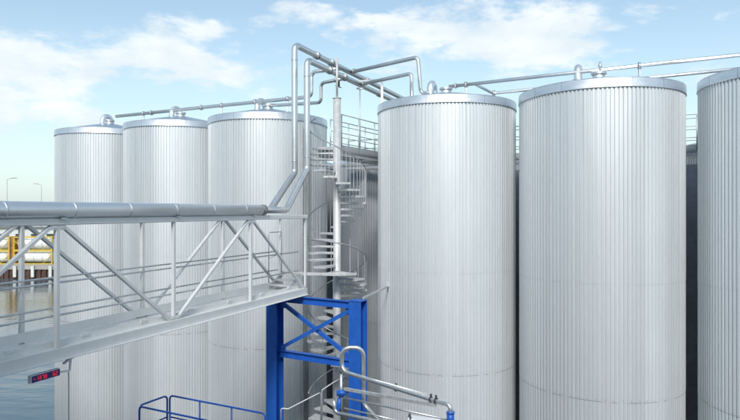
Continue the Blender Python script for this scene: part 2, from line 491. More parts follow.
# ------------------------------------------------------------------ pipes over the bridge and their risers
def pipe_at_near(zc, h): return V1+BD*((zc-10.0)/2.583)+Vector((0,0,E+h))
def pipe_at_far(zc, h):
    return V1+BN*W+BD*((zc-10.0-BN.y*W)/2.583)+Vector((0,0,E+h))
def flange(bm, p, d, r, w=.03):
    d = Vector(d).normalized(); p = Vector(p); bm.cyl(p-d*w, p+d*w, r, 20)
def pipeline(fn, label, zj, zk, zv, rise, top, zend, r, rj):
    t = thing('riser_pipe', label, 'pipe', group='insulated pipes along the bridge and their risers')
    a = fn(3.2, 0); e = fn(zj, 0)
    j = MB(); j.tube([a, e], rj, 28); jo = j.build('insulation_jacket', M_JACK, t)
    q = 4.5
    while q < zj:
        bd = MB(); bd.cyl(fn(q,0), fn(q,0)+BDn*.035, rj+.004, 28); bd.build('jacket_band', M_JACK, jo); q += 1.15
    cl = MB(); flange(cl, e+BDn*.05, BDn, rj*.72, .05); flange(cl, e+BDn*.10, BDn, rj*1.02, .022); flange(cl, e+BDn*.17, BDn, rj*1.02, .022)
    cl.build('flange', M_CLAMP, t)
    pts = [e+BDn*.12, fn(zk,0), fn(zv,rise), fn(zv,top), fn(zend,top)]
    p = MB(); p.tube(fillet(pts, r*2.2, 8), r, 20); po = p.build('bare_pipe', M_STEEL, t)
    for qz in (zv+1.3, zv+2.3, zv+5.2):
        jn = MB(); flange(jn, fn(qz, top), BDn, r*1.35, .03); flange(jn, fn(qz+.08, top), BDn, r*1.35, .02); jn.build('pipe_joint', M_CLAMP, t)
    for jh in (rise+.35, top-.5):
        jn = MB(); flange(jn, fn(zv, jh), (0,0,1), r*1.06, .012); jn.build('weld_band', M_STEEL, t)
    q = 4.9
    while q < zj-.3:
        pp = fn(q,-rj-.005); sd = MB(); sd.bar(pp-BN*.09, pp+BN*.09, .12, .03); sd.build('pipe_saddle', M_GALV, t); q += 2.583
    return t
pipeline(pipe_at_near, 'thick silver pipe along the bridge top whose riser is the lower and nearer of two', 15.55, 16.76, 17.85, 1.22, 4.47, 25.5, .093, .137)
pipeline(pipe_at_far, 'silver pipe along the far bridge side whose riser is the taller of two', 16.6, 17.55, 18.86, 1.18, 5.2, 28.3, .098, .12)

def branch(label, pts, r, flanges=(), rad=None, valve=None):
    t = thing('branch_pipe', label, 'pipe', group='smaller pipes branching to the tank roofs')
    p = MB(); p.tube(fillet(pts, rad or r*2.6, 8), r, 16); p.build('bare_pipe', M_STEEL, t)
    for q, d in flanges:
        j = MB(); flange(j, q, d, r*1.5, .03); j.build('pipe_joint', M_CLAMP, t)
    if valve is not None:
        v = MB(); v.cyl(valve+Vector((0,0,.10)), valve-Vector((0,0,.22)), .05, 12); v.bar(valve+Vector((-.10,0,-.2)), valve+Vector((.10,.02,-.27)), .04, .03)
        v.build('drain_valve', M_DARK, t)
    return t
# C: tall one to the vent of the piped tank
A1 = pipe_at_far(22.67, 5.2); cE = Vector((1.62,20.3,E+5.17))
branch('upper bent pipe reaching from the rack to the tank vent with a swan neck foot',
       [A1, cE, Vector((1.72,20.32,E+3.98)), Vector((2.07,20.6,E+3.98))], .068, [(A1+(cE-A1).normalized()*.22, cE-A1)], .16)
# D: lower one that drops on to the roof
B1 = pipe_at_near(21.4, 4.47); dE = Vector((1.36,19.6,E+4.46))
branch('lower bent pipe from the rack dropping straight on to the tank roof',
       [B1, dE, Vector((1.36,19.6,E+3.5))], .062, [(B1+(dE-B1).normalized()*.2, dE-B1)], .15)
# E + header over the left tanks
T1c, T3c = Vector((-5.33*R,12.28*R,0)), Vector((-1.74*R,10.28*R,0))
def onrow(h, k): return T1c.lerp(T3c, k)+Vector((0,0,E+h))
rd = (T3c-T1c).normalized()
hx = T3c+Vector((UX*2.07,UY*2.07,E+4.27)); jx = Vector((-1.03,22.03,E+5.2))
branch('long straight pipe over three tank roofs, stepping up to the rack at the stair',
       [onrow(4.37,.05), onrow(4.33,.7), hx, hx+Vector((0,0,.93)), jx], .072,
       [(onrow(4.35,.30), rd),(onrow(4.33,.62), rd),(onrow(4.31,.93), rd)], .2)
# F
fj = pipe_at_near(20.35, 4.47); f1 = Vector((-1.72,21.1,E+4.46)); f2 = Vector((-1.72,21.1,E+3.78))
f3 = T3c+Vector((UX*1.0+VX*-.6,UY*1.0+VY*-.6,E+3.95))
branch('short S shaped pipe stepping down from the rack to the roof behind the risers',
       [fj, f1, f2, f3, T3c+Vector((UX*.1,UY*.1,E+4.12))], .06, [(fj+(f1-fj).normalized()*.45, f1-fj)], .15, fj+(f1-fj)*.3)
# headers over the right tanks
branch('straight pipe along the crests of the piped tank, the widest tank and the next',
       [UV(.12,0,4.16), UV(3.5,0,4.17), UV(12.5,0,4.15)], .055, [(UV(.35,0,4.16), (UX,UY,0)), (UV(4.95,0,4.16), (UX,UY,0))])
branch('thinner pipe running behind the crest pipe, forking off over the piped tank',
       [UV(1.05,.05,4.14), UV(1.05,1.75,4.14), UV(12.5,1.75,4.14)], .05, [], .15)

# pipe supports
def support(p, hgt, label):
    t = thing('pipe_support', label, 'pipe support', group='short posts carrying the roof pipes')
    p = Vector(p)
    MB().bar(p+Vector((0,0,-hgt)), p+Vector((0,0,-.075)), .06, .06, up=(0,1,0)).build('post', M_GALV, t)
    c = MB(); c.cyl(p-rd*.035, p+rd*.035, .098, 16); c.bar(p+Vector((-.06,0,-.08)), p+Vector((.06,0,-.08)), .05, .03); c.build('clamp', M_CLAMP, t)
    return t
support(onrow(4.36,.245), .85, 'short pipe post at the near roof edge of the waterside tank')
support(onrow(4.33,.74), 1.0, 'short pipe post between the second tank and the ladder tank')
support(T3c+Vector((UX*.95,UY*.95,E+4.29)), .62, 'short pipe post on the ladder tank roof beside the risers')
support(UV(.72,0,4.16), .35, 'short pipe post on the roof of the piped tank')
support(UV(6.0,0,4.16), .40, 'short pipe post on the roof of the widest tank')
support(UV(1.1,1.75,4.14), .8, 'short post under the thinner rear pipe')

# rack posts
t = thing('rack_post', 'thin tall pole standing on the walkway under the two overhead pipes', 'pole')
q = pipe_at_near(21.3, 4.3)+Vector((.05,.05,0))
MB().tube([q+Vector((0,0,-2.4)), q], .024, 8).build('pole', M_GALV, t)
MB().bar(q+Vector((-.12,0,.02)), q+Vector((.12,0,.02)), .08, .05).build('head_plate', M_GALV, t)
t = thing('rack_post', 'white flat post at the tank rim carrying a bracket for the overhead pipes', 'pole')
q = at(382,80,22.2)
MB().bar(q+Vector((0,0,-2.9)), q, .09, .05, up=(0,1,0)).build('pole', M_WHITE, t)
MB().bar(q, q-(BN*-.7)+Vector((-.3,0,0)), .06, .08).build('bracket', M_GALV, t)

# ------------------------------------------------------------------ spiral stair
SC = Vector((-1.023,18.6,0)); SR = .92; RISE = .193; STEP = math.radians(24)
TH0 = math.radians(128)
st = thing('spiral_staircase', 'pale galvanised spiral staircase round a fat steel column beside the blue frame', 'staircase', SC)
c = MB(); c.cyl((0,0,0),(0,0,E+3.45), .118, 28); c.cyl((0,0,E+3.45),(0,0,E+3.47), .135, 28)
c.build('column', M_STAIR, st)
MB().tube([(0,0,E+3.47),(0,0,E+4.72)], .035, 12).build('mast', M_STAIR, st)
def pol(th, r, z): return Vector((math.cos(th)*r, math.sin(th)*r, z))
def tread_mesh(span):
    b = MB()
    a0, a1 = 0, span
    b.bar(pol(a0,.12,0), pol(a0,SR,0), .035, .065)            # nosing
    b.bar(pol(a1,.12,0), pol(a1,SR-.01,0), .012, .045)
    for k in range(1, 6):
        a = a0+(a1-a0)*k/6
        b.bar(pol(a,.30,0), pol(a,SR-.01,0), .008, .032)
    for rr in (.34,.48,.62,.76):
        b.bar(pol(a0,rr,0), pol(a1,rr,0), .008, .03)
    b.bar(pol(a0,SR,0), pol(a1,SR,0), .010, .06)
    b.bar(pol((a0+a1)/2,.12,-.03), pol((a0+a1)/2,.62,-.03), .05, .03)
    return b
tm = None
levels = []
z, th = 1.95, TH0
flight1 = []
k = 0
while True:
    z -= RISE; th += STEP
    if z < -1.9+.05: break
    flight1.append((th, z))
TL0 = th-STEP+STEP          # landing start angle
TL1 = TL0+math.radians(62)
z2, th2 = -1.9, TL1-STEP
flight2 = []
while z2 > -E+.3:
    z2 -= RISE; th2 += STEP
    flight2.append((th2, z2))
for (a, h) in flight1+flight2:
    if tm is None:
        o = tread_mesh(STEP*1.12).build('tread', M_STAIR, st); tm = o
    else:
        o = tm.copy(); col.objects.link(o); o.parent = st
    o.location = (0,0,E+h); o.rotation_euler = (0,0,a)
# landings (grating with a frame)
def grating(b, P00, du, dv, nu, nv, hb=.035, fr=.02):
    P00 = Vector(P00); du = Vector(du); dv = Vector(dv)
    for i in range(nu+1):
        w = .03 if i in (0, nu) else .009
        b.bar(P00+du*i/nu, P00+du*i/nu+dv, w, hb*(2.2 if i in (0,nu) else 1))
    for j in range(nv+1):
        w = .03 if j in (0, nv) else .009
        b.bar(P00+dv*j/nv, P00+dv*j/nv+du, w, hb*(2.2 if j in (0,nv) else .9))
ld = MB()
nseg = 6
for i in range(nseg):
    a = TL0+(TL1-TL0)*i/nseg; c2 = TL0+(TL1-TL0)*(i+1)/nseg
    ld.bar(pol(a,.12,E-1.9), pol(a,SR+.05,E-1.9), .02, .06)
    ld.bar(pol(a,SR+.05,E-1.9), pol(c2,SR+.05,E-1.9), .02, .075)
    bb = len(ld.v)
    ld.v += [tuple(pol(a,.12,E-1.885)), tuple(pol(a,SR+.04,E-1.885)), tuple(pol(c2,SR+.04,E-1.885)), tuple(pol(c2,.12,E-1.885))]
    ld.face((bb,bb+1,bb+2,bb+3))
# platform between bridge end and stair
e0 = node(4,0,-1.9)-SC+BDn*.08; e1 = node(4,1,-1.9)-SC+BDn*.08
for (p, q, w) in ((e0, pol(TL1-.25,SR,E-1.9), .03), (e1, pol(TL0-.1,SR,E-1.9), .03), (e0, e1, .03)):
    ld.bar(p, q, w, .085)
q0 = pol(TL1-.25,SR,E-1.9); q1 = pol(TL0-.1,SR,E-1.9)
for i in range(1, 9):
    f = i/9; ld.bar(e0.lerp(e1,f), q0.lerp(q1,f), .01, .04)
for i in range(1, 9):
    f = i/9; ld.bar(e0.lerp(q0,f), e1.lerp(q1,f), .01, .035)
ld.build('landing', M_STAIR, st)
tl = MB()
g0 = UV(-3.35,-2.75,1.95)-SC; g1 = UV(-2.45,-2.75,1.95)-SC
qa = pol(TH0+STEP,SR,E+1.95); qb = pol(TH0-.9,SR,E+1.95)
for i in range(0, 8):
    f = i/7; tl.bar(g0.lerp(g1,f), qa.lerp(qb,f), .03 if i in (0,7) else .01, .05)
for i in range(0, 6):
    f = i/5; tl.bar(g0.lerp(qa,f), g1.lerp(qb,f), .02, .04)
tl.bar(qa, pol(TH0+STEP,.1,E+1.95), .03, .06); tl.bar(qb, pol(TH0-.9,.1,E+1.95), .03, .06)
tl.build('landing', M_STAIR, st)
# handrail: helix above the treads
def lev(th):
    if th <= TL0: return 1.95-RISE*(th-TH0)/STEP
    if th <= TL1: return -1.9
    return -1.9-RISE*(th-TL1+STEP)/STEP
def rlev(th):
    x = th-(TL1-.42); return -1.9-RISE/STEP*(x+math.sqrt(x*x+.5))/2
hp = []
a = TH0+STEP*.6; endth = TL0-.25
while a < endth: hp.append(pol(a,SR-.01,E+lev(a)+1.08)); a += .10
h1 = MB(); h1.tube(hp, .019, 8); h1.build('handrail', M_RAILG, st)
hp = []
a = TL0-1.05; endth = TL1+2*PI*1.62
while a < endth:
    hp.append(pol(a,SR-.01,E+rlev(a)+1.05)); a += .10
h1 = MB(); h1.tube(hp, .021, 8); h1.build('handrail', M_RAILG, st)
nb = 0
for (th, h) in flight1[:-2]:
    for f in (.10,.43,.77):
        a = th+STEP*f; p = pol(a,SR-.01,E+h-.02); q = pol(a,SR-.01,E+lev(a)+1.08)
        MB().tube([p,q], .009, 6, cap=False).build('baluster', M_GALV, st)
for (th, h) in flight2[:22]:
    for f in (.3,):
        a = th+STEP*f; p = pol(a,SR-.01,E+h-.02); q = pol(a,SR-.01,E+rlev(a)+1.05)
        MB().tube([p,q], .009, 6, cap=False).build('baluster', M_GALV, st)
for i in (0,3):
    a = TL0+.25+(TL1-TL0-.25)*i/4
    MB().tube([pol(a,SR-.01,E-1.9), pol(a,SR-.01,E-.86)], .011, 6, cap=False).build('baluster', M_GALV, st)

# ------------------------------------------------------------------ walkways
def railing(t, pts, hgt=1.1, mids=(.36,.72), step=1.1, m=M_GALV, r=.02):
    pts = [Vector(p) for p in pts]
    for h in (hgt,)+tuple(mids):
        b = MB(); b.tube(fillet([p+Vector((0,0,h)) for p in pts], .06, 5), r if h == hgt else r*.8, 8)
        b.build('rail', m, t)
    for i in range(len(pts)-1):
        a, c = pts[i], pts[i+1]; L = (c-a).length; n = max(1, round(L/step))
        for k in range(n+1):
            if k == 0 and i > 0: continue
            p = a.lerp(c, k/n); b = MB(); b.tube([p+Vector((0,0,-.05)), p+Vector((0,0,hgt-.01))], r*1.05, 8); b.build('post', m, t)
    b = MB()
    for i in range(len(pts)-1):
        b.bar(pts[i]+Vector((0,0,.06)), pts[i+1]+Vector((0,0,.06)), .006, .13)
    b.build('toe_board', m, t)
wk = thing('walkway', 'galvanised grating walkway between the tanks, starting at the spiral stair top', 'walkway')
g = MB(); grating(g, UV(-3.35,-2.72,1.92), UV(-2.45,-2.72,1.92)-UV(-3.35,-2.72,1.92), UV(-3.35,2.72,1.92)-UV(-3.35,-2.72,1.92), 12, 48)
g.build('deck', M_GALVD, wk)
b = MB()
for u in (-3.32,-2.48): b.hbeam(UV(u,-2.72,1.80), UV(u,2.72,1.80), .08, .16)
for v in (-2.6,-1.3,0,1.3,2.6): b.bar(UV(-3.32,v,1.80), UV(-2.48,v,1.80), .06, .1)
b.build('beams', M_GALV, wk)
railing(wk, [UV(-2.45,-2.72,1.95), UV(-2.45,2.65,1.95)])
railing(wk, [UV(-3.35,-2.0,1.95), UV(-3.35,2.65,1.95)])
w2 = thing('walkway', 'galvanised grating walkway crossing behind the front row of tanks', 'walkway')
g = MB(); grating(g, UV(-6.2,2.78,1.92), UV(13.,2.78,1.92)-UV(-6.2,2.78,1.92), UV(0,3.7,1.92)-UV(0,2.78,1.92), 150, 10)
g.build('deck', M_GALVD, w2)
b = MB()
for v in (2.81,3.67): b.hbeam(UV(-6.2,v,1.80), UV(13.,v,1.80), .08, .16)
b.build('beams', M_GALV, w2)
railing(w2, [UV(-6.2,3.7,1.95), UV(13.,3.7,1.95)], step=1.4)
railing(w2, [UV(-2.4,2.78,1.95), UV(13.,2.78,1.95)], step=1.4)
for (u, v) in ((-3.6,3.2),(1.1,3.2),(5.9,3.2),(10.6,3.2)):
    MB().bar(UV(u,v,-E), UV(u,v,1.7), .14, .14).build('leg', M_GALV, w2)
sw = thing('screen_wall', 'dark navy sheet wall under the rear walkway, showing as dark slits between tanks', 'wall')
b = MB(); b.bar(UV(.2,2.72,-E/2+.75), UV(13.,2.72,-E/2+.75), .03, E+1.4, bev=.002); b.build('panel', M_NAVY, sw)
u = .4
while u < 13:
    b = MB(); b.bar(UV(u,2.68,-E), UV(u,2.68,1.4), .06, .04, up=(VX,VY,0)); b.build('stud', M_NAVY, sw); u += 1.05
# brackets of the aisle walkway
for (u, v) in ((-3.35,-2.4),(-2.45,-2.4)):
    pass
MB().bar(UV(-2.9,-2.2,-E), UV(-2.9,-2.2,1.7), .12, .12).build('leg', M_GALV, wk)

# ------------------------------------------------------------------ blue portal frame
pf = thing('support_frame', 'bright blue steel portal frame with crossed braces under the bridge end', 'steel frame')
CL = Vector((-2.87,18.1,0)); CR = Vector((-.33,16.6,0)); pd = (CR-CL).normalized(); pn = Vector((-pd.y,pd.x,0))
fw = .38
for cc, top in ((CL,-2.52),(CR,-2.52)):
    q = MB(); q.hbeam(cc, cc+Vector((0,0,E+top)), fw, .36, up=pn, tf=.024, tw=.016); co = q.build('column', M_BLUE, pf)
    cp = MB(); cp.bar(cc+Vector((0,0,E+top+.012)), cc+Vector((0,0,E+top+.032)), .40, .40, up=pn); cp.build('cap_plate', M_BLUE, co)
for h in (-2.64, -4.28):
    q = MB(); q.hbeam(CL+pd*.2+Vector((0,0,E+h)), CR-pd*.2+Vector((0,0,E+h)), .17, .20, tf=.016, tw=.012); q.build('beam', M_BLUE, pf)
ins = pd*.26
def brace(a, c, off):
    q = MB(); q.bar(a+pn*off, c+pn*off, .016, .11, up=(0,0,1)); q.bar(a+pn*(off+.04)+Vector((0,0,.05)), c+pn*(off+.04)+Vector((0,0,.05)), .08, .014)
    q.build('cross_brace', M_BLUE, pf)
brace(CL+ins+Vector((0,0,E-4.12)), CR-ins+Vector((0,0,E-2.80)), -.03)
brace(CL+ins+Vector((0,0,E-2.80)), CR-ins+Vector((0,0,E-4.12)), .03)
for (cc, s, h, s2) in ((CL,1,-4.14,1),(CR,-1,-2.80,-1),(CL,1,-2.80,-1),(CR,-1,-4.14,1)):
    p = cc+pd*(s*.28)+Vector((0,0,E+h))
    g = MB(); g.bar(p-pd*.13, p+pd*.13, .014, .26)
    for bx in (-.08,0,.08):
        for bz in (-.08,.08): bq = p+pd*bx+Vector((0,0,bz)); g.cyl(bq-pn*.02, bq+pn*.02, .014, 6)
    g.build('gusset', M_BLUE, pf)
p = CR+Vector((0,0,E-2.55))
t = thing('tie_bar', 'thin grey tie bar from the blue column head to the tank', 'tie bar')
MB().bar(p+Vector((.14,.1,.10)), Vector((.62,19.2,E-2.42)), .04, .06).build('bar', M_GALV, t)
MB().bar(Vector((.60,19.12,E-2.56)), Vector((.60,19.12,E-2.28)), .14, .02, up=(0,1,0)).build('end_plate', M_GALV, t)

# ------------------------------------------------------------------ led sign
t = thing('led_sign', 'small violet led sign with red digits hung under the footbridge', 'sign')
s0 = pipe_at_near(9.54,-2.70); s1 = pipe_at_near(10.03,-2.70)
MB().bar(s0, s1, .07, .122, bev=.004).build('housing', M_WHITE, t)
fo = -BN*.0375
sgl = (s1-s0).length
q0 = s0+BDn*.012; q1 = s1-BDn*.006
MB().bar(q0+fo, q1+fo, .006, .104, bev=.001).build('screen', M_LEDF, t)
segs = {'0':'abcdef','1':'bc','2':'abged','3':'abgcd','7':'abc','8':'abcdefg','6':'acdefg','9':'abcdfg','-':'g',' ':''}
def digit(b, ch, x, cw=.032, chh=.058, w=.0075):
    P = {'a':((0,chh),(cw,chh)),'b':((cw,chh),(cw,chh/2)),'c':((cw,chh/2),(cw,0)),'d':((0,0),(cw,0)),'e':((0,0),(0,chh/2)),'f':((0,chh/2),(0,chh)),'g':((0,chh/2),(cw,chh/2))}
    for s in segs[ch]:
        (ax, az), (bx, bz) = P[s]
        o = s0+fo-BN*.006
        b.bar(o+BDn*(x+ax)+Vector((0,0,az-chh/2)), o+BDn*(x+bx)+Vector((0,0,bz-chh/2)), w if s in 'abcdefg' else w, w, bev=.001)
xx = .040
for ch in '-1378  62':
    if ch != ' ':
        b = MB(); digit(b, ch, xx); b.build('digit', M_LED, t)
    xx += .0505
k = s1+Vector((0,0,-.01))
b = MB(); b.bar(k, k+BDn*.22+Vector((0,0,-.03)), .03, .03); b.bar(k+BDn*.22+Vector((0,0,-.03)), k+BDn*.24+Vector((0,0,.20)), .03, .03, up=BN)
b.bar(k+BDn*.10+Vector((0,0,.12)), k+BDn*.30+Vector((0,0,.20)), .05, .03); b.build('bracket', M_WHITE, t)
t2 = thing('cable_conduit', 'thin dark conduit dropping from the led sign bracket', 'conduit')
MB().tube([k+BDn*.2+Vector((0,0,-.05)), Vector((k.x+.08,k.y+.2,0))], .012, 8).build('tube', M_LAMP, t2)

# ------------------------------------------------------------------ blue guardrail platform
pl = thing('access_platform', 'dark blue railed access platform below the footbridge', 'platform')
hT = -4.32
def gp(px, py):
    d = -hT*600/(py-210); return Vector(((px-370)/600*d, d, E+hT-1.1))
cA, cB, cC = gp(138,406), gp(168.5,395), gp(267,414)
cD = cA+(cC-cB)
def panel(a, c, step=.9):
    d = (c-a).normalized(); a = a+d*.04; c = c-d*.04
    b = MB(); b.tube(fillet([a, a+Vector((0,0,1.1)), c+Vector((0,0,1.1)), c], .10, 6), .021, 10); b.build('rail', M_BLUER, pl)
    b = MB(); b.tube([a+Vector((0,0,.6)), c+Vector((0,0,.6))], .018, 8); b.build('rail', M_BLUER, pl)
    L = (c-a).length; n = max(1, round(L/step))
    for i in range(1, n):
        p = a.lerp(c, i/n); b = MB(); b.tube([p, p+Vector((0,0,1.09))], .019, 8); b.build('post', M_BLUER, pl)
    b = MB(); b.bar(a+Vector((0,0,.08)), c+Vector((0,0,.08)), .008, .15); b.build('toe_board', M_BLUER, pl)
panel(cA, cB); panel(cB, cC); panel(cA, cD)
g = MB(); grating(g, cA, cB-cA, cD-cA, 14, 40); g.build('deck', M_GALVD, pl)
for c in (cA, cB, cC, cD):
    MB().bar(Vector((c.x,c.y,0)), c+Vector((0,0,-.03)), .10, .10, up=(0,1,0)).build('leg', M_BLUER, pl)

# ------------------------------------------------------------------ thin galvanised handrail at the stair foot
t = thing('guardrail', 'thin galvanised handrail rising toward the spiral stair behind the blue column', 'handrail')
pts = [at(281,425,17.2), at(281,408,17.2), at(288,409,17.2), at(321,392,17.6), at(321,425,17.6)]
MB().tube(fillet(pts,.06), .02, 8).build('rail', M_GALV, t)
pts = [at(322,430,17.4), at(322,390,17.4), at(334,382,17.6), at(345,376,17.8)]
MB().tube(fillet(pts,.06), .02, 8).build('rail', M_GALV, t)
for (px, py, d) in ((281,425,17.2),(321,425,17.6)):
    p = at(px,py,d); MB().tube([Vector((p.x,p.y,0)), p], .02, 8).build('post', M_GALV, t)

# ------------------------------------------------------------------ foreground process pipes
def pthing(label, group='stainless pipes in the foreground'):
    return thing('process_pipe', label, 'pipe', group=group)
D = 13.6
t = pthing('stainless pipe loop like an upside down U in front of the blue column')
loop = [at(385,428,D-.2), at(363.5,404,D), at(363.5,347.5,D), at(341.7,347.5,D), at(341.7,371,D), at(352,376.5,13.4), at(441,402.5,12.0), at(451,411,11.95), at(451.5,440,11.95)]
MB().tube(fillet(loop[:4]+[loop[4]]+loop[6:7]+[at(450.5,404.5,11.85)]+[at(450.5,440,11.85)], .20, 10), .047, 18).build('pipe', M_STEEL, t)
vb = MB(); q = at(450.5,413,11.85)
vb.cyl(q, q-Vector((0,0,.25)), .075, 18); vb.cyl(q+Vector((0,0,.0)), q+Vector((0,0,.03)), .085, 18)
vb.build('valve', M_BLUE, t)
for (px, py, d) in ((396,388.5,12.75),(436,400.5,12.07),(431,399.3,12.15)):
    cl = MB(); p = at(px,py,d); dd = (loop[6]-loop[4]).normalized(); cl.cyl(p-dd*.02, p+dd*.02, .06, 14); cl.cyl(p+Vector((0,0,.04)), p+Vector((0,0,.11)), .022, 8); cl.build('clamp', M_DARK, t)
t = pthing('thin pipe drop with blue valves hanging from the loop foot')
MB().tube([at(341.2,374,D), at(341.2,413,D)], .032, 12).build('pipe', M_STEEL, t)
v = MB(); q = at(341.2,393,D); v.cyl(q+Vector((-.10,-.02,0)), q+Vector((.14,-.02,.02)), .065, 14); v.cyl(q+Vector((0,0,-.09)), q+Vector((0,0,.09)), .055, 14); v.cyl(q+Vector((.14,-.02,.02)), q+Vector((.18,-.02,.12)), .035, 10)
v.build('valve', M_BLUE, t)
v = MB(); q = at(339,405,D); v.tube([q+Vector((.02,0,.16)), q, q+Vector((-.04,0,-.16))], [.05,.062,.045], 12); v.build('valve', M_BLUE, t)
v = MB(); q = at(344,389,D-.1); v.cyl(q, q+Vector((.05,0,.0)), .028, 10); v.build('handle', M_RUB, t)
t = pthing('fat pipe crossing at the bottom edge under the blue valves')
MB().tube(fillet([at(334,400,D), at(335,412.5,D), at(352,416,13.3), at(420,431,12.)], .12), .046, 16).build('pipe', M_STEEL, t)
t = pthing('dull flat bar rail just below the sloping loop pipe')
MB().bar(at(345,389,13.5), at(436,405,12.1), .05, .07).build('pipe', M_GALV, t)
t = pthing('thin steel rod sloping below the dull bar rail')
MB().tube([at(344,397.5,13.5), at(455,421,12.1)], .021, 10).build('pipe', M_STEEL, t)
t = pthing('thinnest steel rod resting along the top of the loop pipe')
MB().tube([at(343,368,13.55), at(346,372,13.5), at(432,395.5,12.15)], .014, 8).build('pipe', M_STEEL, t)
t = pthing('short steel rod sloping from the blue valves to the bottom edge')
MB().tube([at(344,408,13.5), at(400,421,12.8)], .018, 8).build('pipe', M_STEEL, t)
t = thing('junction_box', 'small white capped box at the bottom edge among the foreground pipes', 'box')
MB().bar(at(409,420.5,12.0), at(440,425,11.8), .25, .16, bev=.015).build('case', M_WHITE, t)
MB().bar(at(408.2,419.8,12.0), at(409.6,420.2,12.0), .27, .2, bev=.01).build('end_cap', M_DARK, t)
t = thing('pipe_stand', 'grey steel stand carrying the foreground pipes', 'stand')
for (px, d) in ((341.2,13.75),(385,12.9),(440,12.2)):
    p = at(px,425,d); MB().bar(Vector((p.x,p.y,0)), p, .08, .08, up=(0,1,0)).build('leg', M_GALV, t)
MB().bar(at(341.2,425,13.75), at(440,425,12.2), .08, .08).build('beam', M_GALV, t)

# ------------------------------------------------------------------ far bank: tank containers, lamps, shed
zq = .64
def make_container():
    t = thing('tank_container', 'x', 'tank container')
    L, Wd, H = 7.2, 2.45, 2.6
    f = MB()
    for x in (-L/2,L/2):
        for y in (-Wd/2,Wd/2): f.box((x-.09,y-.09,0),(x+.09,y+.09,H))
        for z in (.08,H-.08): f.box((x-.08,-Wd/2+.09,z-.08),(x+.08,Wd/2-.09,z+.08))
    for y in (-Wd/2,Wd/2):
        for z in (.09,H-.08): f.box((-L/2+.09,y-.075,z-.09),(L/2-.09,y+.075,z+.09))
        for s in (-1,1):
            f.bar((s*(L/2-.1),y,H*.72), (s*(L/2-1.7),y,.18), .08, .10, up=(0,1,0))
            f.bar((s*(L/2-.1),y,H*.45), (s*(L/2-1.0),y,H-.15), .06, .08, up=(0,1,0))
    f.build('frame', M_YEL, t)
    v = MB(); r = 1.06; c = 1.36; prof = []
    for k in range(7):
        a = PI/2*k/6; prof.append((r*math.sin(a), -L/2+.25+.45*(1-math.cos(a))))
    prof += [(r, L/2-.7)]
    for k in range(1,7):
        a = PI/2*k/6; prof.append((r*math.cos(a), L/2-.7+.45*math.sin(a)))
    v.lathe([(max(.01,p),q) for p,q in prof], n=32)
    v.v = [(z, x, y+c) for x, y, z in v.v]
    v.build('vessel', M_VES, t)
    for xx in (-1.6,0,1.6):
        q = MB(); q.lathe([(1.055,xx-.06),(1.085,xx-.06),(1.085,xx+.06),(1.055,xx+.06)], n=32, smooth=False); q.v = [(z, x, y+c) for x, y, z in q.v]; q.build('band', M_GALV, t)
    l = MB(); l.box((L/2-.85,-.5,H-.2),(L/2-.3,.5,H-.16))
    l.box((-1,-.45,c+r-.01),(1,.45,c+r+.05)); l.build('catwalk', M_GALV, t)
    return t
cont = make_container()
xs = ((32.5-370)/600*114.2)
spots = []
names = ['end stack by the ribbed tank', 'middle stack', 'stack farthest from the tanks']
first = True
for i in range(3):
    for tier in (0, 1):
        o = cont if first else copy_tree(cont); first = False
        o.location = (xs-i*8.15, 115.6, zq+.02+2.62*tier)
        nm = ('upper' if tier else 'lower')+' white tank container in yellow frame, '+names[i]
        tag(o, nm, 'tank container', 'tank containers stacked on the far quay')
t = thing('stack_rack', 'rust orange upright rack post between the two container stacks', 'rack')
for i in range(2):
    x = xs-4.08-8.15*i
    q = MB(); q.box((x-.30,114.8,zq),(x+.30,116.2,zq+5.3)); q.build('upright', M_ORNG, t)
q = MB(); q.box((xs-4.08-8.15+.3,115.3,zq+5.05),(xs-4.08-.3,115.6,zq+5.25)); q.build('crossbar', M_ORNG, t)
# truck parked behind, grey, its cab and box above the containers
t = thing('truck', 'grey box truck parked behind the tank containers', 'truck')
x0 = xs+.5
q = MB(); q.box((x0-6,124,zq+1.1),(x0-.4,126.5,zq+3.6)); q.build('cargo_box', M_SHED, t)
q = MB(); q.box((x0-.3,124.1,zq+.6),(x0+1.9,126.4,zq+3.3)); cab = q.build('cab', M_DARK, t)
q = MB(); q.box((x0+.9,124.05,zq+2.0),(x0+1.7,124.1,zq+2.9)); q.build('window', M_GLASS, cab)
for k in (-5,-4,1):
    q = MB(); q.cyl((x0+k,124.0,zq+.5),(x0+k,124.4,zq+.5),.5); q.build('wheel', M_DARK, t)
t = thing('warehouse', 'low pale warehouse far behind the tank containers', 'warehouse')
q = MB(); q.box((-260,170,zq),(-78,200,zq+5.5)); q.build('wall', M_SHED, t)
q = MB(); q.box((-261,169,zq+5.5),(-77,201,zq+6.1)); q.build('roof', M_LAMP, t)
for k in range(9):
    q = MB(); q.box((-118+k*4.4,169.9,zq+.1),(-115.5+k*4.4,169.98,zq+3.6)); q.build('loading_door', M_DARK, t)
